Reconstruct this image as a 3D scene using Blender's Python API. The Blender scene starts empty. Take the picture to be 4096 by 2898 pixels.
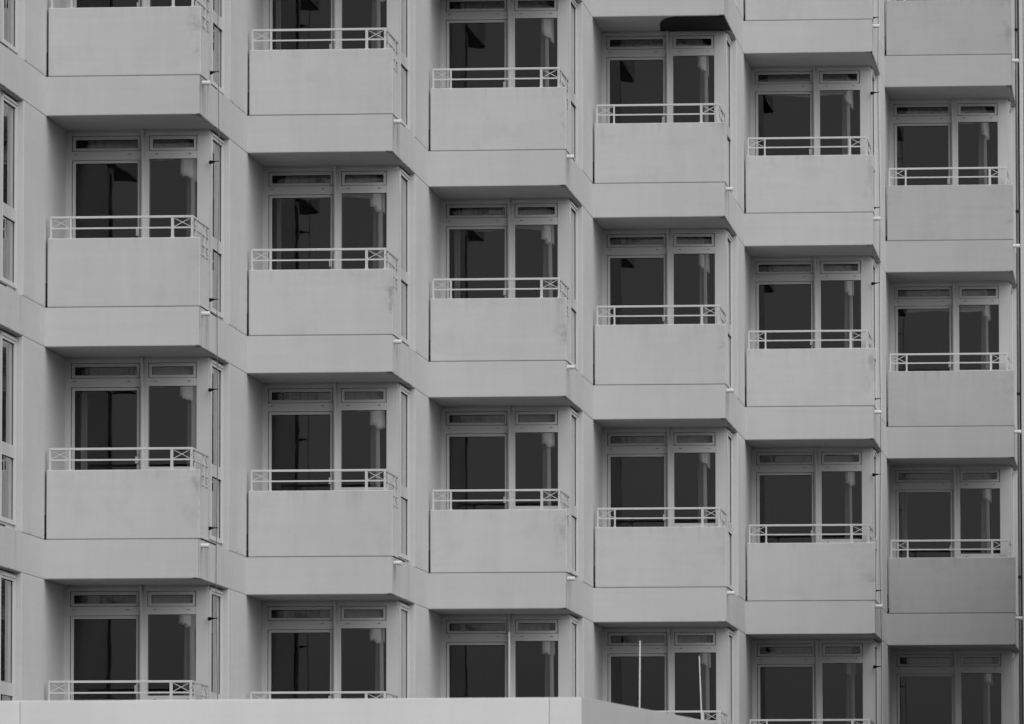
import bpy, bmesh, math, random
from mathutils import Vector, Matrix

random.seed(7)
SC = bpy.context.scene
COL = SC.collection

# ------------------------------------------------------------------ camera
GROUND = 11.30            # height of the reference soffit above the ground
CAM = Vector((13.55631, -83.26403, GROUND - 9.67555))
YAW, PITCH, ROLL = -0.09466, 0.07932, -0.00081
cd = bpy.data.cameras.new("camera")
cam = bpy.data.objects.new("camera", cd)
COL.objects.link(cam)
fw = Vector((math.sin(YAW) * math.cos(PITCH), math.cos(YAW) * math.cos(PITCH), math.sin(PITCH)))
rt = Vector((math.cos(YAW), -math.sin(YAW), 0.0))
up = rt.cross(fw)
r2 = rt * math.cos(ROLL) + up * math.sin(ROLL)
u2 = up * math.cos(ROLL) - rt * math.sin(ROLL)
cam.matrix_world = Matrix(((r2.x, u2.x, -fw.x, CAM.x), (r2.y, u2.y, -fw.y, CAM.y),
                           (r2.z, u2.z, -fw.z, CAM.z), (0, 0, 0, 1)))
cd.sensor_fit = 'HORIZONTAL'
cd.sensor_width = 36.0
cd.lens = 28040.56 / 4096 * 36.0
cd.clip_start = 0.5
cd.clip_end = 6000
cd.dof.use_dof = True
cd.dof.focus_distance = 89.0
cd.dof.aperture_fstop = 8.0
SC.camera = cam

# ------------------------------------------------------------------ light
SUN_EL, SUN_AZ = math.radians(42), math.radians(136)   # azimuth from +y towards +x
w = bpy.data.worlds.new("World")
SC.world = w
w.use_nodes = True
nt = w.node_tree
bg = nt.nodes["Background"]
sky = nt.nodes.new("ShaderNodeTexSky")
sky.sky_type = 'NISHITA'
sky.sun_disc = False
sky.sun_elevation = SUN_EL
sky.sun_rotation = SUN_AZ
sky.air_density = 1.0
sky.dust_density = 1.5
bw = nt.nodes.new("ShaderNodeRGBToBW")
nt.links.new(sky.outputs[0], bw.inputs[0])
nt.links.new(bw.outputs[0], bg.inputs[0])
bg.inputs[1].default_value = 0.055
sd = bpy.data.lights.new("sun", 'SUN')
sd.energy = 1.5
sd.angle = math.radians(75)
sd.color = (1, 1, 1)
sun = bpy.data.objects.new("sun", sd)
COL.objects.link(sun)
sdir = Vector((math.sin(SUN_AZ) * math.cos(SUN_EL), math.cos(SUN_AZ) * math.cos(SUN_EL), math.sin(SUN_EL)))
sun.rotation_euler = sdir.to_track_quat('Z', 'Y').to_euler()
sun.location = (0, 0, 60)
SC.view_settings.view_transform = 'Standard'
SC.view_settings.look = 'None'
SC.view_settings.gamma = 1
SC.view_settings.exposure = 0.88
SC.view_settings.use_curve_mapping = False
SC.cycles.max_bounces = 8
SC.cycles.transparent_max_bounces = 16

# ------------------------------------------------------------------ materials
def newmat(name):
    m = bpy.data.materials.new(name)
    m.use_nodes = True
    return m, m.node_tree, m.node_tree.nodes, m.node_tree.links

def plain(name, v, rough=0.6, spec=0.4, metal=0.0, var=0.0, scale=8.0):
    m, t, N, L = newmat(name)
    b = N["Principled BSDF"]
    b.inputs["Roughness"].default_value = rough
    b.inputs["Specular IOR Level"].default_value = spec
    b.inputs["Metallic"].default_value = metal
    b.inputs["Base Color"].default_value = (v, v, v, 1)
    if var:
        co = N.new("ShaderNodeTexCoord")
        no = N.new("ShaderNodeTexNoise"); no.inputs["Scale"].default_value = scale
        no.inputs["Detail"].default_value = 5
        mp = N.new("ShaderNodeMapRange")
        mp.inputs[1].default_value = .3; mp.inputs[2].default_value = .7
        mp.inputs[3].default_value = v * (1 - var); mp.inputs[4].default_value = v * (1 + var)
        L.new(co.outputs["Object"], no.inputs[0]); L.new(no.outputs[0], mp.inputs[0])
        L.new(mp.outputs[0], b.inputs["Base Color"])
    return m

def concrete(name, v, kind):
    """painted concrete with soft weathering; stain shapes sit in the object's own coordinates"""
    m, t, N, L = newmat(name)
    b = N["Principled BSDF"]
    b.inputs["Roughness"].default_value = .75
    b.inputs["Specular IOR Level"].default_value = .25
    co = N.new("ShaderNodeTexCoord"); oi = N.new("ShaderNodeObjectInfo")
    off = N.new("ShaderNodeMath"); off.operation = 'MULTIPLY'; off.inputs[1].default_value = 97.0
    L.new(oi.outputs["Random"], off.inputs[0])
    def noise(scale, detail=4, rough=.55, stretch=(1, 1, 1), d=0.0):
        mp = N.new("ShaderNodeMapping"); mp.inputs["Scale"].default_value = stretch
        L.new(co.outputs["Object"], mp.inputs[0])
        n = N.new("ShaderNodeTexNoise"); n.noise_dimensions = '4D'
        n.inputs["Scale"].default_value = scale; n.inputs["Detail"].default_value = detail
        n.inputs["Roughness"].default_value = rough; n.inputs["Distortion"].default_value = d
        L.new(mp.outputs[0], n.inputs[0]); L.new(off.outputs[0], n.inputs["W"])
        return n.outputs[0]
    def rng(x, a, b_, c, d, smooth=False):
        r = N.new("ShaderNodeMapRange")
        if smooth: r.interpolation_type = 'SMOOTHSTEP'
        L.new(x, r.inputs[0])
        for i, k in enumerate((a, b_, c, d)): r.inputs[i + 1].default_value = k
        return r.outputs[0]
    def mul(x, y, op='MULTIPLY'):
        k = N.new("ShaderNodeMath"); k.operation = op
        for i, q in enumerate((x, y)):
            if isinstance(q, (int, float)): k.inputs[i].default_value = q
            else: L.new(q, k.inputs[i])
        return k.outputs[0]
    sep = N.new("ShaderNodeSeparateXYZ"); L.new(co.outputs["Object"], sep.inputs[0])
    X, Y, Zc = sep.outputs
    big = rng(noise(1.3, 4), .3, .7, .96, 1.025)
    hor = rng(noise(2.0, 5, .6, (0.35, .35, 7)), .3, .7, .965, 1.02)
    fine = rng(noise(60, 3), .3, .7, .985, 1.012)
    vert = rng(noise(5.5, 5, .65, (1, 1, .10)), .32, .72, 1.02, .955)
    speck = rng(noise(150, 2, .5), .70, .78, 1, .90)
    tone = mul(mul(mul(big, hor), mul(vert, speck)), mul(fine, v))
    pobj = rng(oi.outputs["Random"], 0, 1, .975, 1.02)
    tone = mul(tone, pobj)
    if kind == 'panel':
        # runs below the coping and a grimy right end
        drip = rng(noise(7, 4, .6, (1.6, 1, .12)), .48, .72, 0, 1, True)
        band = rng(Zc, 1.05, 1.31, 0, 1, True)
        tone = mul(tone, rng(mul(drip, band), 0, 1, 1, .87))
        patch = rng(noise(4.2, 5, .65, (1, 1, .8), .6), .46, .66, 0, 1, True)
        edge = rng(X, 1.60, 1.84, 0, 1, True)
        zz = rng(Zc, .62, .80, .15, 1, True)
        strength = rng(oi.outputs["Random"], .15, 1, 0.02, .36)
        st = mul(mul(mul(patch, edge), zz), strength)
        tone = mul(tone, mul(1.0, st, 'SUBTRACT'))
        # one darker cloudy area on some panels
        cl = rng(noise(2.4, 5, .65, (1, 1, .9), .4), .50, .68, 0, 1, True)
        tone = mul(tone, mul(1.0, mul(cl, .06), 'SUBTRACT'))
    if kind == 'slab':
        geo = N.new("ShaderNodeNewGeometry")
        # streaks on the return side under the spout
        side = rng(X, 1.846, 1.850, 0, 1)
        near = rng(Y, .75, 1.0, 1, 0, True)
        st = rng(noise(26, 3, .6, (1, 1, .045)), .46, .62, 0, 1, True)
        top = rng(Zc, .0, .40, .55, 1, True)
        k = mul(mul(side, near), mul(st, top))
        tone = mul(tone, mul(1.0, mul(k, .60), 'SUBTRACT'))
        # faint clean streaks further back under the side window
        st2 = rng(noise(7, 3, .6, (1, 1, .06)), .5, .7, 0, 1, True)
        far = mul(rng(Y, 1.3, 1.6, 0, 1, True), rng(Y, 2.6, 3.0, 1, 0, True))
        tone = mul(tone, mul(1.0, mul(mul(side, far), mul(st2, .16)), 'SUBTRACT'))
        # black grime where the soffit meets the free corner
        e1 = rng(X, 1.74, 1.80, 0, 1, True); e2 = rng(Y, .16, .30, 1, 0, True)
        zb = rng(Zc, .004, .02, 1, 0, True)
        gn = rng(noise(22, 4, .6), .44, .56, 0, 1, True)
        tone = mul(tone, mul(1.0, mul(mul(mul(e1, e2), mul(zb, gn)), .9), 'SUBTRACT'))
        # grime along the underside of the return edge
        e3 = rng(X, 1.80, 1.845, 0, 1, True); e4 = rng(Y, 2.3, 2.8, 1, 0, True)
        gn2 = rng(noise(12, 4, .6, (1, .4, 1)), .40, .62, 0, 1, True)
        tone = mul(tone, mul(1.0, mul(mul(mul(e3, e4), mul(zb, gn2)), .55), 'SUBTRACT'))
    if kind == 'pier':
        dr = rng(noise(9, 4, .6, (1, 1, .1)), .5, .75, 0, 1, True)
        lo = rng(Zc, .5, .75, 1, .1, True)
        tone = mul(tone, mul(1.0, mul(mul(dr, lo), .10), 'SUBTRACT'))
        gr = rng(noise(14, 5, .7), .50, .62, 0, 1, True)
        lo2 = rng(Zc, .484, .53, 1, 0, True)
        tone = mul(tone, mul(1.0, mul(mul(gr, lo2), .55), 'SUBTRACT'))
    L.new(tone, b.inputs["Base Color"])
    bp = N.new("ShaderNodeBump"); bp.inputs["Strength"].default_value = .12; bp.inputs["Distance"].default_value = .004
    L.new(noise(45, 5, .6), bp.inputs["Height"]); L.new(bp.outputs[0], b.inputs["Normal"])
    return m

def glass(name, ior=1.5, tint=.90):
    m, t, N, L = newmat(name)
    N.remove(N["Principled BSDF"])
    out = N["Material Output"]
    tr = N.new("ShaderNodeBsdfTransparent"); tr.inputs[0].default_value = (tint, tint, tint, 1)
    gl = N.new("ShaderNodeBsdfGlossy"); gl.inputs["Roughness"].default_value = .004
    gl.inputs[0].default_value = (.95, .95, .95, 1)
    # slightly wavy sheet
    co = N.new("ShaderNodeTexCoord"); no = N.new("ShaderNodeTexNoise"); no.inputs["Scale"].default_value = 2.6
    no.inputs["Detail"].default_value = 1.5; no.noise_dimensions = '4D'
    oi = N.new("ShaderNodeObjectInfo"); om = N.new("ShaderNodeMath"); om.operation = 'MULTIPLY'; om.inputs[1].default_value = 53
    L.new(oi.outputs["Random"], om.inputs[0]); L.new(om.outputs[0], no.inputs["W"])
    bp = N.new("ShaderNodeBump"); bp.inputs["Strength"].default_value = .05; bp.inputs["Distance"].default_value = .02
    L.new(co.outputs["Object"], no.inputs[0]); L.new(no.outputs[0], bp.inputs["Height"]); L.new(bp.outputs[0], gl.inputs["Normal"])
    fr = N.new("ShaderNodeFresnel"); fr.inputs[0].default_value = ior
    geo = N.new("ShaderNodeNewGeometry")
    k = N.new("ShaderNodeMath"); k.operation = 'SUBTRACT'; k.inputs[0].default_value = 1
    L.new(geo.outputs["Backfacing"], k.inputs[1])
    # coated insulating glass: about 6 % head-on, strong at grazing angles
    pw = N.new("ShaderNodeMath"); pw.operation = 'POWER'; pw.inputs[1].default_value = 1.0
    dv = N.new("ShaderNodeMath"); dv.operation = 'MULTIPLY'; dv.inputs[1].default_value = 1.2
    L.new(fr.outputs[0], pw.inputs[0]); L.new(pw.outputs[0], dv.inputs[0])
    f = N.new("ShaderNodeMath"); f.operation = 'MULTIPLY'; f.use_clamp = True
    L.new(dv.outputs[0], f.inputs[0]); L.new(k.outputs[0], f.inputs[1])
    mx = N.new("ShaderNodeMixShader")
    L.new(f.outputs[0], mx.inputs[0]); L.new(tr.outputs[0], mx.inputs[1]); L.new(gl.outputs[0], mx.inputs[2])
    L.new(mx.outputs[0], out.inputs[0])
    return m

M_PANEL = concrete("painted_panel", .47, 'panel')
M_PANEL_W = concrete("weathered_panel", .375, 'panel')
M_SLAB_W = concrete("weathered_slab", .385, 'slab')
M_SLAB = concrete("painted_slab", .465, 'slab')
M_PIER = concrete("painted_pier", .47, 'pier')
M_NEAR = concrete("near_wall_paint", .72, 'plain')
M_NEARSIDE = concrete("near_side_shaded", .42, 'plain')  # darker copy of the near wall paint; the side's shade is in the colour
M_FRAME = plain("white_window_plastic", .49, .35, .5, var=.03, scale=3)
M_RAIL = plain("white_rail_paint", .49, .4, .5, var=.04, scale=20)
M_SPOUT = plain("grey_white_pvc", .58, .4, .5, var=.10, scale=25)
M_DARK = plain("black_sealant", .012, .8, .2)
M_JOINT = plain("joint_shadow_filler", .20, .9, .1)
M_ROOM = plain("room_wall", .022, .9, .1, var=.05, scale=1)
M_CABLE = plain("steel_cable", .16, .45, .5, metal=.6, var=.3, scale=4)
M_PIPE = plain("grey_downpipe", .13, .6, .3, var=.2, scale=2)
M_ROD = plain("pale_metal_rod", .72, .35, .5, var=.05)
M_SHEET = plain("black_membrane", .008, .8, .2, var=.4, scale=5)
M_GROUND = plain("asphalt", .04, .9, .2, var=.25, scale=.6)
M_ROOF = plain("roof_gravel", .22, .95, .1, var=.2, scale=30)
M_GLASS = glass("window_glass")

m, t, N, L = newmat("curtain_fabric")
b = N["Principled BSDF"]; b.inputs["Base Color"].default_value = (.74, .74, .74, 1); b.inputs["Roughness"].default_value = .9
tl = N.new("ShaderNodeBsdfTranslucent"); tl.inputs[0].default_value = (.75, .75, .75, 1)
mx = N.new("ShaderNodeMixShader"); mx.inputs[0].default_value = .45
L.new(b.outputs[0], mx.inputs[1]); L.new(tl.outputs[0], mx.inputs[2]); L.new(mx.outputs[0], N["Material Output"].inputs[0])
M_CLOTH = m
M_DRAPE = m.copy(); M_DRAPE.name = "drape_fabric"
M_DRAPE.node_tree.nodes["Principled BSDF"].inputs["Base Color"].default_value = (.34, .34, .34, 1)

# ------------------------------------------------------------------ mesh helpers
class MB:
    def __init__(s): s.bm = bmesh.new()
    def box(s, x0, x1, y0, y1, z0, z1, bev=0.0, seg=1):
        v = [s.bm.verts.new(p) for p in ((x0, y0, z0), (x1, y0, z0), (x1, y1, z0), (x0, y1, z0),
                                         (x0, y0, z1), (x1, y0, z1), (x1, y1, z1), (x0, y1, z1))]
        fs = [s.bm.faces.new([v[i] for i in q]) for q in
              ((0, 3, 2, 1), (4, 5, 6, 7), (0, 1, 5, 4), (1, 2, 6, 5), (2, 3, 7, 6), (3, 0, 4, 7))]
        if bev:
            es = list({e for f in fs for e in f.edges})
            bmesh.ops.bevel(s.bm, geom=es, offset=bev, segments=seg, affect='EDGES', profile=.5)
        return s
    def bar(s, p, q, wd, dp=None):
        """square bar between two points"""
        p, q = Vector(p), Vector(q); d = (q - p).normalized()
        a = d.cross(Vector((0, 0, 1)))
        if a.length < 1e-3: a = Vector((1, 0, 0))
        a.normalize(); c = a.cross(d).normalized(); a = a * wd / 2; c = c * (dp or wd) / 2
        v = [s.bm.verts.new(o + i * a + j * c) for o in (p, q) for i, j in ((-1, -1), (1, -1), (1, 1), (-1, 1))]
        for f in ((3, 2, 1, 0), (4, 5, 6, 7), (0, 1, 5, 4), (1, 2, 6, 5), (2, 3, 7, 6), (3, 0, 4, 7)):
            s.bm.faces.new([v[i] for i in f])
        return s
    def tube(s, pts, r, n=8, cap=True, radii=None):
        rings = []
        for i, p in enumerate(pts):
            p = Vector(p)
            d = (Vector(pts[min(i + 1, len(pts) - 1)]) - Vector(pts[max(i - 1, 0)])).normalized()
            a = d.cross(Vector((0, 1, 0)))
            if a.length < 1e-3: a = Vector((0, 0, 1))
            a.normalize(); c = d.cross(a).normalized(); rr = radii[i] if radii else r
            rings.append([s.bm.verts.new(p + rr * (math.cos(2 * math.pi * k / n) * a + math.sin(2 * math.pi * k / n) * c)) for k in range(n)])
        for A, B in zip(rings, rings[1:]):
            for k in range(n): s.bm.faces.new((A[k], A[(k + 1) % n], B[(k + 1) % n], B[k]))
        if cap:
            s.bm.faces.new(rings[0][::-1]); s.bm.faces.new(rings[-1])
        return s
    def frame(s, x0, x1, z0, z1, gx0, gx1, gz0, gz1, y0, y1, bev=.003):
        """rectangular frame in the xz plane with one opening"""
        s.box(x0, gx0, y0, y1, z0, z1, bev); s.box(gx1, x1, y0, y1, z0, z1, bev)
        s.box(gx0, gx1, y0 + .001, y1, z0, gz0, 0); s.box(gx0, gx1, y0 + .001, y1, gz1, z1, 0)
        return s
    def frame_side(s, y0, y1, z0, z1, gy0, gy1, gz0, gz1, x0, x1, bev=.003):
        s.box(x0, x1, y0, gy0, z0, z1, bev); s.box(x0, x1, gy1, y1, z0, z1, bev)
        s.box(x0, x1 - .001, gy0, gy1, z0, gz0, 0); s.box(x0, x1 - .001, gy0, gy1, gz1, z1, 0)
        return s
    def mesh(s, name, mat, smooth=False):
        bmesh.ops.recalc_face_normals(s.bm, faces=s.bm.faces[:])
        me = bpy.data.meshes.new(name); s.bm.to_mesh(me); s.bm.free()
        me.materials.append(mat)
        if smooth:
            for p in me.polygons: p.use_smooth = True
        return me

def link(name, me, parent=None, loc=(0, 0, 0), **kw):
    o = bpy.data.objects.new(name, me)
    COL.objects.link(o)
    o.location = loc
    if parent: o.parent = parent
    for k, v in kw.items(): o[k] = v
    return o

def thing(name, label, cat, loc=(0, 0, 0), group=None):
    o = bpy.data.objects.new(name, None); COL.objects.link(o)
    o.location = loc; o.empty_display_size = .2
    o['label'] = label; o['category'] = cat
    if group: o['group'] = group
    return o

# ------------------------------------------------------------------ ground
g = MB(); g.box(-2500, 2500, -2500, 2500, -.5, 0)
link("ground", g.mesh("ground", M_GROUND), kind='structure')

# ------------------------------------------------------------------ module of the hotel front
W, DEEP, STEP = 1.8516, 7.4, 4.32746   # bay width, depth of the bay volume, set-back of each bay
H = 2.8
TW = 1.5662      # depth of the balcony (front face of the window wall)
TC = 2.7036      # front edge of the pier
HJ, HT = .4752, 1.3144
C = H            # ceiling height in module coordinates (soffit of the storey above)

def slab_mesh(mat):
    """storey slab; only the drip edges at the front and the free side are rounded"""
    m_ = MB().box(0, W, 0, DEEP, 0, HJ)
    es = [e for e in m_.bm.edges if all(abs(v.co.z) < 1e-6 for v in e.verts)
          and (all(v.co.y < 1e-6 for v in e.verts) or all(v.co.x > W - 1e-6 for v in e.verts))]
    bmesh.ops.bevel(m_.bm, geom=es, offset=.014, segments=3, affect='EDGES', profile=.5)
    return m_.mesh("slab", mat)

def unit_meshes():
    U = {}
    U['slab'] = slab_mesh(M_SLAB)
    U['slabW'] = slab_mesh(M_SLAB_W)
    U['panelW'] = MB().box(.024, 1.860, 0, .11, HJ + .0055, HT, .010, 2).mesh("balcony_panel", M_PANEL_W)
    U['joint'] = MB().box(.02, W - .02, .012, .10, HJ, HJ + .007).mesh("joint_filler", M_JOINT)
    U['panel'] = MB().box(.024, 1.860, 0, .11, HJ + .0055, HT, .010, 2).mesh("balcony_panel", M_PANEL)
    # black seal at the foot of the open joint beside the panel
    sm = MB()
    sm.box(.000, .025, .004, .05, HJ + .012, HJ + .085, .003)
    sm.box(.001, .013, .01, .04, HJ + .085, HJ + .30)
    U['seal'] = sm.mesh("joint_seal", M_DARK)
    U['edge_shadow'] = MB().box(W - .05, W - .004, .112, TW - .02, HJ + .001, HJ + .022).mesh("edge_shadow_strip", M_DARK)  # dark strip standing in for the shadow along the slab edge
    U['pier'] = MB().box(W - .20, W, TC, DEEP, HJ + .004, C, .006).mesh("pier_wall", M_PIER)
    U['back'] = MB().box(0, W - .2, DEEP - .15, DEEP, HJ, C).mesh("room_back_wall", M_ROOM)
    rl = MB()
    rl.box(.002, .012, TW + .1, DEEP - .15, HJ + .012, C - .012); rl.box(W - .214, W - .202, TC + .02, DEEP - .15, HJ + .012, C - .012)
    rl.box(.002, W - .202, TW + .1, DEEP - .15, HJ + .001, HJ + .012); rl.box(.002, W - .202, TW + .1, DEEP - .15, C - .012, C - .001)
    rl.box(W - .202, W - .09, TW + .1, TC + .02, C - .012, C - .001)
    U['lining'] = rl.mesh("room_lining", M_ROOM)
    U['spout'] = None
    sp = MB(); n = 14; R, r = .029, .023; x0, x1 = W - .002, W + .100
    def ring(x, rr): return [sp.bm.verts.new((x, .215 + rr * math.cos(2 * math.pi * k / n), .405 + rr * math.sin(2 * math.pi * k / n))) for k in range(n)]
    rs = [ring(x0, R), ring(x1, R), ring(x1, r), ring(x0 + .02, r)]
    for A, B in zip(rs, rs[1:]):
        for k in range(n): sp.bm.faces.new((A[k], A[(k + 1) % n], B[(k + 1) % n], B[k]))
    sp.bm.faces.new(rs[-1])
    U['spout'] = sp.mesh("drain_spout", M_SPOUT)
    # ---- window wall
    y0 = TW
    f = MB()
    bz = .50      # bottom above the balcony floor
    f.box(0.0, .0686, y0, y0 + .08, bz, C - .0)
    f.box(.0686, 1.755, y0, y0 + .08, C - .074, C)                     # head
    f.box(.907, 1.0127, y0, y0 + .08, bz, C - .074)
    f.box(1.602, 1.755, y0, y0 + .10, bz, C - .074, .004)               # corner post
    f.box(.0686, .907, y0 + .001, y0 + .08, C - .371, C - .263)
    f.box(1.0127, 1.602, y0 + .001, y0 + .08, C - .3602, C - .263)
    f.box(.9995, 1.019, y0 + .002, y0 + .08, bz, C - .3602)
    f.box(1.0127, 1.602, y0 + .001, y0 + .08, C - 1.462, C - 1.352)
    f.box(1.0127, 1.602, y0 + .001, y0 + .08, bz, C - 2.19)
    f.box(.0, .026, y0 - .012, y0, bz, C - .055)                        # outer trim
    f.box(.0, .93, y0 - .012, y0, C - .05, C - .026)
    f.box(.96, 1.755, y0 - .012, y0, C - .05, C - .026)
    f.box(0, 1.755, y0 - .05, y0 + .08, HJ - .0, bz)                    # threshold
    U['frame'] = f.mesh("window_frame", M_FRAME)
    U['mullion'] = MB().box(.930, .956, y0 - .055, y0 + .01, bz, C - .004, .003).mesh("mullion_cover", M_FRAME)
    U['sashL'] = MB().frame(.0686 + .006, .907 - .006, C - .263 + .006, C - .074 - .006, .1158, .8737, C - .223, C - .121, y0 + .012, y0 + .06).mesh("transom_sash", M_FRAME)
    U['sashR'] = MB().frame(1.0127 + .006, 1.602 - .006, C - .263 + .006, C - .074 - .006, 1.062, 1.561, C - .223, C - .121, y0 + .012, y0 + .06).mesh("transom_sash", M_FRAME)
    U['door'] = MB().frame(.0686 + .006, .907 - .006, bz + .01, C - .371 - .006, .1158, .8737, bz + .12, C - .4115, y0 + .012, y0 + .06).mesh("door", M_FRAME)
    hd = MB().box(.858, .900, y0 - .018, y0 + .012, C - 1.31, C - 1.225, .004); hd.box(.874, .886, y0 - .026, y0 - .018, C - 1.285, C - 1.25)
    U['handle'] = hd.mesh("handle", M_FRAME)
    def pane(x0, x1, z0, z1, y=y0 + .030): return MB().box(x0 - .004, x1 + .004, y, y + .006, z0 - .004, z1 + .004).mesh("pane", M_GLASS)
    U['pTL'] = pane(.1158, .8737, C - .223, C - .121)
    U['pTR'] = pane(1.062, 1.561, C - .223, C - .121)
    U['pD'] = pane(.1158, .8737, bz + .12, C - .4115)
    U['pRU'] = pane(1.019, 1.602, C - 1.352, C - .3602, y0 + .022)
    U['pRL'] = pane(1.019, 1.602, C - 2.19, C - 1.462, y0 + .022)
    # thin black gaskets round the glass
    gk = MB()
    for (a, b_, c, d, yy) in ((.1158, .8737, C - .223, C - .121, y0 + .011), (1.062, 1.561, C - .223, C - .121, y0 + .011),
                              (.1158, .8737, bz + .12, C - .4115, y0 + .011), (1.019, 1.602, C - 1.352, C - .3602, y0 + .004)):
        gk.box(a, b_, yy + .002, yy + .022, d - .006, d + .0005)
        gk.box(a, b_, yy + .002, yy + .022, c - .0005, c + .003)
        gk.box(a - .0005, a + .003, yy + .002, yy + .022, c, d); gk.box(b_ - .003, b_ + .0005, yy + .002, yy + .022, c, d)
    U['gasket'] = gk.mesh("gasket", M_DARK)
    ws = MB()
    for x in (.115, .777, 1.108, 1.512):
        ws.box(x - .017, x + .017, y0 - .003, y0 + .004, C - .304, C - .297)
    for x in (1.108, 1.512): ws.box(x - .015, x + .015, y0 - .003, y0 + .004, C - 1.40, C - 1.394)
    U['slot'] = ws.mesh("weep_slot", M_DARK)
    # ---- side window (in the return wall)
    xs = 1.777
    s = MB()
    a0, a1, g0, g1 = TW + .10, TC, TW + .135, TC - .125
    s.box(xs - .07, xs, a0, g0, C - 2.24, C - .035, .003); s.box(xs - .07, xs, g1, a1, C - 2.24, C - .035, .003)
    for z0, z1 in ((C - 2.24, C - 2.19), (C - 1.46, C - 1.31), (C - .105, C - .035)):
        s.box(xs - .07, xs - .001, g0, g1, z0, z1)
    s.box(xs, xs + .012, g0 - .02, a1 - .03, C - .07, C - .045)
    s.box(1.757, xs - .004, TW + .002, a0 - .001, C - 2.24, C - .076)
    s.box(1.70, xs - .02, TW + .102, a0 + .05, C - 2.24, C - .12)           # corner post side
    s.box(xs - .10, xs - .02, a0, a1, C - .035, C)                    # head piece set back
    s.box(xs - .10, xs - .03, TW, a1, HJ, C - 2.24)                   # low wall under the window
    s.box(xs, xs + .010, a1 - .055, a1 - .040, C - 2.24, C - .05)     # upright bead
    U['sidewin'] = s.mesh("side_window", M_FRAME)
    def spane(z0, z1): return MB().box(xs - .030, xs - .024, g0 - .004, g1 + .004, z0 - .004, z1 + .004).mesh("pane", M_GLASS)
    U['spU'] = spane(C - 1.31, C - .105); U['spL'] = spane(C - 2.19, C - 1.46)
    gs = MB()
    for z0, z1 in ((C - 1.31, C - .105), (C - 2.19, C - 1.46)):
        gs.box(xs - .0235, xs - .014, g0, g1, z1 - .005, z1 + .0005)
        gs.box(xs - .0235, xs - .0185, g1 - .010, g1 + .0005, z0, z1)
    U['gasket2'] = gs.mesh("gasket", M_DARK)
    # ---- railing
    r = MB()
    t0, t1 = .035, .068
    xr0, xr1 = 1.742, 1.772
    r.box(.049, xr1, t0, t1, 1.555, 1.583, .003)
    r.box(.049, xr1, t0 + .006, t1 - .006, 1.427, 1.446)
    r.box(xr0, xr1, t1, 1.46, 1.5555, 1.5825, .003)
    r.box(xr0 + .006, xr1 - .006, t1, 1.46, 1.428, 1.445)
    r.box(xr0 + .006, xr1 - .006, .11, 1.46, 1.298, 1.316)
    r.box(xr0 + .006, xr1 - .006, .11, 1.46, 1.178, 1.196)
    r.box(xr0 + .004, xr1 - .004, .11, 1.46, .535, .558)
    U['railing'] = r.mesh("railing", M_RAIL)
    def post(x0, x1, y0, y1, z0, z1): return MB().box(x0, x1, y0, y1, z0, z1).box(x0 - .008, x1 + .008, y0 - .006, y1 + .006, z0 - .001, z0 + .010).mesh("post", M_RAIL)
    U['posts'] = [post(.049, .072, t0 + .002, t1 - .002, HT, 1.556), post(.287, .309, t0 + .002, t1 - .002, HT, 1.556),
                  post(1.505, 1.538, t0 + .002, t1 - .002, HT, 1.556), post(xr0 + .001, xr1 - .001, t0 + .001, t1, HT, 1.556)]
    U['sposts'] = [post(xr0 + .002, xr1 - .002, y, y + .028, HJ + .0, 1.557) for y in (.33, 1.10, 1.425)]
    def cross(p, q, p2, q2): return MB().bar(p, q, .008).bar(p2, q2, .008).mesh("cross_brace", M_RAIL)
    ym = (t0 + t1) / 2; xm = (xr0 + xr1) / 2
    U['cross'] = []
    for xa, xb in ((.072, .287), (1.538, xr0)):
        U['cross'].append(cross((xa, ym, 1.447), (xb, ym, 1.555), (xa, ym + .004, 1.555), (xb, ym + .004, 1.447)))
    for ya, yb in ((t1, .33), (1.128, 1.425)):
        for za, zb in ((1.446, 1.555), (1.196, 1.298)):
            U['cross'].append(cross((xm, ya, za), (xm, yb, zb), (xm + .004, ya, zb), (xm + .004, yb, za)))
    bl = MB()
    for k in range(12):
        y = .16 + k * .1075
        bl.box(xm - .007, xm + .007, y - .007, y + .007, .55, 1.19)
    U['bal'] = bl.mesh("baluster", M_RAIL)
    U['bolt'] = MB().tube([(xr0 + .020, t0 - .004, 1.492), (xr0 + .020, t0 + .004, 1.492)], .005, 8).mesh("bolt", M_DARK)
    return U

U = unit_meshes()
hotel = thing("hotel_building", "white hotel with stepped balcony bays and full-height windows", "building")

WK = [1.01152, .99742, .98452, .98991, 1.00376, 1.03081]
BAYS = []
x = y = 0.0
for i in range(6):
    BAYS.append((i, x, y, WK[i])); x += W * WK[i]; y += STEP
BAYS.insert(0, (-1, -W, -STEP, 1.0))
BAYS.insert(0, (-2, -2 * W, -2 * STEP, 1.0))
END_X, END_Y = x, y
ORIG = {b[0]: b for b in BAYS}

def zbase(lev): return GROUND - H * lev

def place(name, me, parent, loc, k, **kw):
    o = bpy.data.objects.new(name, me); COL.objects.link(o)
    o.parent = parent
    if loc is not None:
        o.location = loc; o.scale = (k, 1, 1)
    for a, b_ in kw.items(): o[a] = b_
    return o

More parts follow.
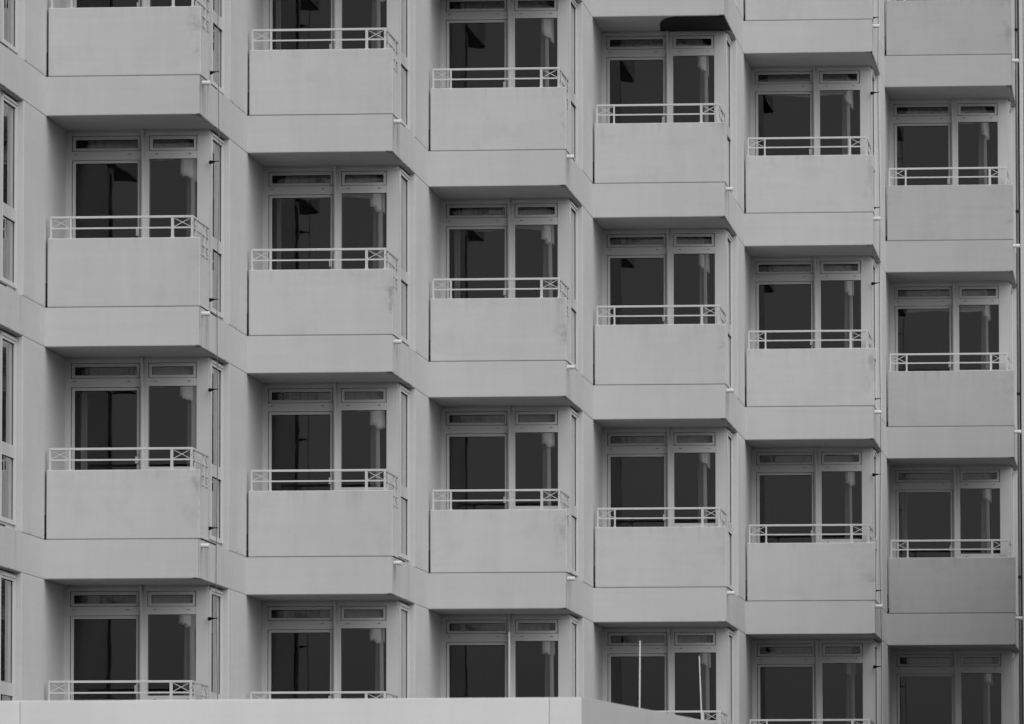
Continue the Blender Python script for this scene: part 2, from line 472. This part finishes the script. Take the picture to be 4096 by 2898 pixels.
SEEN = {-2: [], -1: [0, 1, 2, 3], 0: [0, 1, 2, 3], 1: [0, 1, 2, 3], 2: [0, 1, 2, 3], 3: [-1, 0, 1, 2, 3], 4: [-1, 0, 1, 2, 3], 5: [-1, 0, 1, 2, 3]}
for (bi, bx, by, k) in BAYS:
    for lev in range(-3, 5):
        loc = (bx, by, zbase(lev))
        full = -2 <= lev <= 3 and bi >= -1
        P = lambda n, key, **kw: place(n, U[key], hotel, loc, k, **kw)
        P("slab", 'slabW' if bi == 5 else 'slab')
        if lev == 4: 
            P("pier_wall", 'pier')
        else:
            P("pier_wall", 'pier')
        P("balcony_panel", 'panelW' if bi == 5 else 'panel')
        P("room_back_wall", 'back')
        if not full:
            fr = P("window_frame", 'frame')
            for q in ('pTL', 'pTR', 'pRU', 'pRL'): place("pane", U[q], fr, None, 1)
            dr = P("door", 'door'); place("pane", U['pD'], dr, None, 1)
            sw = P("side_window", 'sidewin'); place("pane", U['spU'], sw, None, 1); place("pane", U['spL'], sw, None, 1)
            P("railing", 'railing'); continue
        P("joint_filler", 'joint'); 
        if bi > -1: P("joint_seal", 'seal')
        P("edge_shadow_strip", 'edge_shadow'); P("drain_spout", 'spout'); P("room_lining", 'lining')
        fr = P("window_frame", 'frame')
        S = lambda n, key, par: place(n, U[key] if isinstance(key, str) else key, par, None, 1)
        S("mullion_cover", 'mullion', fr)
        S("transom_sash", 'sashL', fr); S("transom_sash", 'sashR', fr)
        for q in ('pTL', 'pTR', 'pRU', 'pRL'): S("pane", q, fr)
        S("gasket", 'gasket', fr); S("weep_slot", 'slot', fr)
        dr = P("door", 'door'); S("pane", 'pD', dr); S("handle", 'handle', dr)
        sw = P("side_window", 'sidewin')
        S("pane", 'spU', sw); S("pane", 'spL', sw); S("gasket", 'gasket2', sw)
        ra = P("railing", 'railing')
        for me in U['posts'] + U['sposts']: S("post", me, ra)
        for me in U['cross']: S("cross_brace", me, ra)
        S("baluster", 'bal', ra)["kind"] = "stuff"
        S("bolt", 'bolt', ra)

# roof plate over the top storey and the tower that closes the row of bays
for (bi, bx, by, k) in BAYS:
    me = MB().box(0, W, 0, DEEP, 0, .5, .01).mesh("roof", M_SLAB)
    place("roof", me, hotel, (bx, by, zbase(-4)), k)
tw = MB()
TX, TY = END_X + .045, ORIG[5][2] + 2.95
tw.box(TX, TX + .060, TY, TY + 7, 0, zbase(-4) + .5, .008)
tw.box(TX + .066, TX + 6.0, TY + .004, TY + 7, 0, zbase(-4) + .5, .008)
tm = tw.mesh("tower_wall", M_PIER)
place("tower_wall", tm, hotel, None, 1)
dp = MB().tube([(END_X + .022, ORIG[5][2] + 2.15, z_) for z_ in (0, 6, 12, zbase(-4))], .021, 12)
place("downpipe", dp.mesh("downpipe", M_PIPE, True), hotel, None, 1)
for lev in range(-2, 4):
    cl = MB().box(END_X - .004, END_X + .05, ORIG[5][2] + 2.12, ORIG[5][2] + 2.18, zbase(lev) + 1.1, zbase(lev) + 1.14).mesh("pipe_clip", M_DARK)
    place("pipe_clip", cl, hotel, None, 1)
back = MB().box(END_X - .02, TX + .3, TY + 5.0, TY + 5.2, 0, zbase(-4) + .5).mesh("gap_backing", M_JOINT)
place("gap_backing", back, hotel, None, 1)

# black sheet under the balcony ceiling, fourth bay, top
bi, bx, by, k = ORIG[3]
sh = bmesh.new()
outl = [(1.845, .055), (1.13, .055)]
for a in range(0, 91, 9):
    r_ = math.radians(a)
    outl.append((1.13 - .27 * math.sin(r_), .10 + 1.30 * (1 - math.cos(r_))))
outl += [(.84, 1.48), (.85, 1.53), (.93, TW - .005), (1.845, TW - .005)]
vb = [sh.verts.new((p[0], p[1], -.014)) for p in outl]; vt = [sh.verts.new((p[0], p[1], -.001)) for p in outl]
sh.faces.new(vb); sh.faces.new(vt[::-1])
for a in range(len(outl)):
    c2 = (a + 1) % len(outl); sh.faces.new((vb[a], vt[a], vt[c2], vb[c2]))
bmesh.ops.recalc_face_normals(sh, faces=sh.faces[:])
me = bpy.data.meshes.new("ceiling_sheet"); sh.to_mesh(me); sh.free(); me.materials.append(M_SHEET)
o = link("ceiling_sheet", me, loc=(bx, by, zbase(-1)), label="black curved sheet stuck under a balcony ceiling near the top edge", category="sheet")
o.scale = (k, 1, 1)

# ------------------------------------------------------------------ lightning cables
def conductor(bay, label):
    bi, bx, by, k = ORIG[bay]
    cx, cy = bx + (W + .028) * k, by + 1.42
    root = thing("lightning_cable", label, "cable", (cx, cy, 0), group="lightning cables down the return walls")
    pts = []
    zt = zbase(-4) + .5
    n = 90
    for i in range(n + 1):
        z = zt * i / n
        pts.append((.008 * math.sin(z * 1.9 + bay) + .005 * math.sin(z * .7), 0, z))
    me = MB().tube(pts, .0048, 6).mesh("cable", M_CABLE, True)
    link("cable", me, root)
    bm_ = MB(); x0 = bx + 1.772 * k - cx; 
    bm_.tube([(x0, .09, 0), (x0 + .055, .035, .003), (-.012, 0, .004), (.008, 0, .004)], .02, 6, radii=[.026, .010, .005, .009])
    bme = bm_.mesh("bracket", M_DARK)
    for lev in range(-2, 4):
        for dz in (.685, 2.8 - .41 + .0):
            link("bracket", bme, root, (0, 0, zbase(lev) + (dz if dz < 1 else 2.8 - .42)))
conductor(0, "thin steel lightning cable on black brackets down the wide left return wall")
conductor(4, "thin lightning cable on black brackets down the narrow return wall beside the last bay")

# ------------------------------------------------------------------ curtains
def cloth_strip(path, z0f, z1f, amp, thick=.004, nz=8, fq=1.25):
    """wavy hanging cloth following a plan path; z0f/z1f give the lower and upper edge at each point"""
    bm = bmesh.new(); rows = []
    for side in (0, 1):
        grid = []
        for i, (px, py, nx, ny) in enumerate(path):
            colv = []
            for j in range(nz + 1):
                u = j / nz; z = z0f(i) * (1 - u) + z1f(i) * u
                a = amp * (1.15 - .55 * u)
                off = a * math.sin(i * fq) + a * .5 * math.sin(i * .57 + 1.3) + side * thick
                colv.append(bm.verts.new((px + nx * off, py + ny * off, z)))
            grid.append(colv)
        rows.append(grid)
    G, Hh = rows; n = len(G) - 1
    for i in range(n):
        for j in range(nz):
            bm.faces.new((G[i][j], G[i + 1][j], G[i + 1][j + 1], G[i][j + 1]))
            bm.faces.new((Hh[i][j + 1], Hh[i + 1][j + 1], Hh[i + 1][j], Hh[i][j]))
        for j in (0, nz): bm.faces.new((G[i][j], Hh[i][j], Hh[i + 1][j], G[i + 1][j]))
    for i in (0, n):
        for j in range(nz): bm.faces.new((G[i][j], G[i][j + 1], Hh[i][j + 1], Hh[i][j]))
    bmesh.ops.recalc_face_normals(bm, faces=bm.faces[:])
    return bm

def to_obj(bm, name, parent, mat=None):
    me = bpy.data.meshes.new(name); bm.to_mesh(me); bm.free(); me.materials.append(mat or M_CLOTH)
    for p in me.polygons: p.use_smooth = True
    return link(name, me, parent)

ORD = ["first", "second", "third", "fourth", "fifth", "sixth"]
def curtain(bay, lev, rng, low, label, left_drape=False):
    bi, bx, by, k = ORIG[bay]
    root = thing("curtain", label, "curtain", (bx, by, zbase(lev)), group="curtains behind the corner windows")
    root.scale = (k, 1, 1)
    # valance running along the side window
    n = 34
    drop = rng.uniform(.49, .54); lean = rng.uniform(-.045, -.005); ph = rng.uniform(0, 6)
    path = []
    for i in range(n + 1):
        u = i / n
        path.append((1.36 + .07 * u, TW + .26 + u * 1.00, 1, 0))
    f0 = lambda i: C - drop - lean * (1 - i / n) + .012 * math.sin(i * 1.3 + ph) + .014 * math.sin(i * .31 + ph)
    to_obj(cloth_strip(path, f0, lambda i: C - .06, .018), "valance", root)
    # front valance just behind the glass
    n = 48; lw = low
    path = [(1.40 - i / n * rng.uniform(1.13, 1.17), TW + .27, 0, 1) for i in range(n + 1)]
    a = rng.uniform(.008, .018)
    to_obj(cloth_strip(path, lambda i: C - lw + a * math.sin(i * .17 + ph), lambda i: C - .05, .010), "valance", root)
    # gathered drape hanging in the far corner of the side window
    n = 26; y_ = rng.uniform(.80, .98); wd = rng.uniform(.22, .40)
    da = rng.uniform(.024, .040); xd = rng.uniform(-.03, .025); path = [(1.375 + xd + .02 * math.sin(i * .8), TW + y_ + wd * i / n, 1, 0) for i in range(n + 1)]
    to_obj(cloth_strip(path, lambda i: HJ + .03, lambda i: C - .1, da, fq=.75), "drape", root, M_DRAPE)
    if left_drape:
        n = 20
        x0 = rng.uniform(.12, .16); wd = rng.uniform(.05, .10)
        path = [(x0 + wd * i / n, TW + .22, 0, 1) for i in range(n + 1)]
        to_obj(cloth_strip(path, lambda i: HJ + .03, lambda i: C - .1, .022), "drape", root, M_DRAPE)

rg = random.Random(11)
ROWS = {}
TOP = {0: 1, 1: 1, 2: 1, 3: 0, 4: 0, 5: 0}
LONG = {(1, 1): .392, (2, 1): .400, (5, 1): .435, (4, 0): .410, (1, 0): .40}
for bay in range(6):
    for lev in range(-1 if bay >= 3 else 0, 4):
        if bay < 3 and lev == 0 and bay == 0: continue
        low = LONG.get((bay, lev), rg.uniform(.33, .352))
        toprow = {0: 1, 1: 0, 2: 0, 3: 0, 4: 0, 5: 0}[bay]
        r_ = lev - toprow
        if r_ < 0: continue
        lab = "pale gathered curtain with frilled valance, window %s from top in %s balcony column from left" % (ORD[r_], ORD[bay])
        curtain(bay, lev, rg, low, lab, left_drape=(bay, lev) in ((0, 2), (2, 1), (5, 2), (1, 0), (1, 1)))

# ------------------------------------------------------------------ block added on the right, out of view, to shade the last bay
ax = thing("shade_block", "plain white block added out of view to shade the last balcony column", "building", (13.1, 12.2, 0))
am = MB(); AH = 8.9
am.box(0, 8, 0, 8, 0, AH, .02)
link("wall", am.mesh("wall", M_NEAR), ax)
link("roof", MB().box(-.1, 8.1, -.1, 8.1, AH + .002, AH + .25, .01).mesh("roof", M_SLAB), ax)
fm = MB().frame(0, 1.6, 0, 1.5, .08, 1.52, .08, 1.42, -.03, .03).mesh("window", M_FRAME)
gm = MB().box(.07, 1.53, -.004, .002, .07, 1.43).mesh("pane", M_SHEET)
for zz in (1.1, 3.9):
    for xx in (1.0, 3.2, 5.4):
        wf = link("window", fm, ax, (xx, 0, zz)); link("pane", gm, wf)

# ------------------------------------------------------------------ near low building
def ray(px, py):
    d = fw + r2 * ((px - 2048) / 28040.56) - u2 * ((py - 1449) / 28040.56)
    return d
d = ray(2325, 2790)
NC = CAM + d * (50.0 / d.y)                       # top corner of the parapet
az = math.radians(4.5)
near = thing("low_building", "low flat-roofed white building with plain parapet in front of the hotel", "building", (NC.x, NC.y, 0))
near.rotation_euler = (0, 0, -az)
ht = NC.z
nb = MB()
edges = [0.0, -.235, -4.13, -8.05, -12.0]
for a, b_ in zip(edges, edges[1:]):
    pm = MB().box(b_ + .0018, a - .0018 if a else 0, 0, .22, 0, ht - .0, .004, 1).mesh("wall_panel", M_NEAR)
    link("wall_panel", pm, near)
link("joint_filler", MB().box(-11.9, -.1, .03, .2, 0, ht - .03).mesh("joint_filler", M_NEAR), near)
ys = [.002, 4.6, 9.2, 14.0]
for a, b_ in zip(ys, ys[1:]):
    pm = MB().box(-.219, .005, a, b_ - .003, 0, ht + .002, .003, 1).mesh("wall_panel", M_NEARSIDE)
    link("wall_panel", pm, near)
link("roof", MB().box(-12, -.2, .2, 14, ht - .55, ht - .35).mesh("roof", M_ROOF), near)
link("wall_panel", MB().box(-12, -.0, 13.99, 14.2, 0, ht, .01).mesh("wall_panel", M_NEAR), near)

def rod(px_top, py_top, px_bot, py_bot, dist, label, r=.0065):
    a = CAM + ray(px_top, py_top) * (dist / ray(px_top, py_top).y)
    b_ = CAM + ray(px_bot, py_bot) * (dist / ray(px_bot, py_bot).y)
    dirv = (a - b_).normalized()
    base = b_ - dirv * ((b_.z - (ht - .35)) / dirv.z)
    t_ = thing("lightning_rod", label, "rod", base, group="thin rods on the near roof")
    v = a - base
    link("rod", MB().tube([(0, 0, 0), v * .5, v], r, 8, radii=[r, r * .9, r * .6]).mesh("rod", M_ROD, True), t_)
    link("foot", MB().tube([(0, 0, 0), (0, 0, .05)], .06, 10, radii=[.07, .05]).mesh("foot", M_ROOF), t_)
rod(2037, 2530, 2036, 2790, 50.9, "thin pale rod rising behind the parapet front, beside a door mullion", .0036)
rod(2560, 2563, 2558, 2828, 54.5, "thin upright pale rod behind the sloping side parapet, tallest one there", .0055)
rod(2797, 2625, 2806, 2870, 57.5, "slightly leaning thin pale rod above the lower end of the side parapet", .0048)
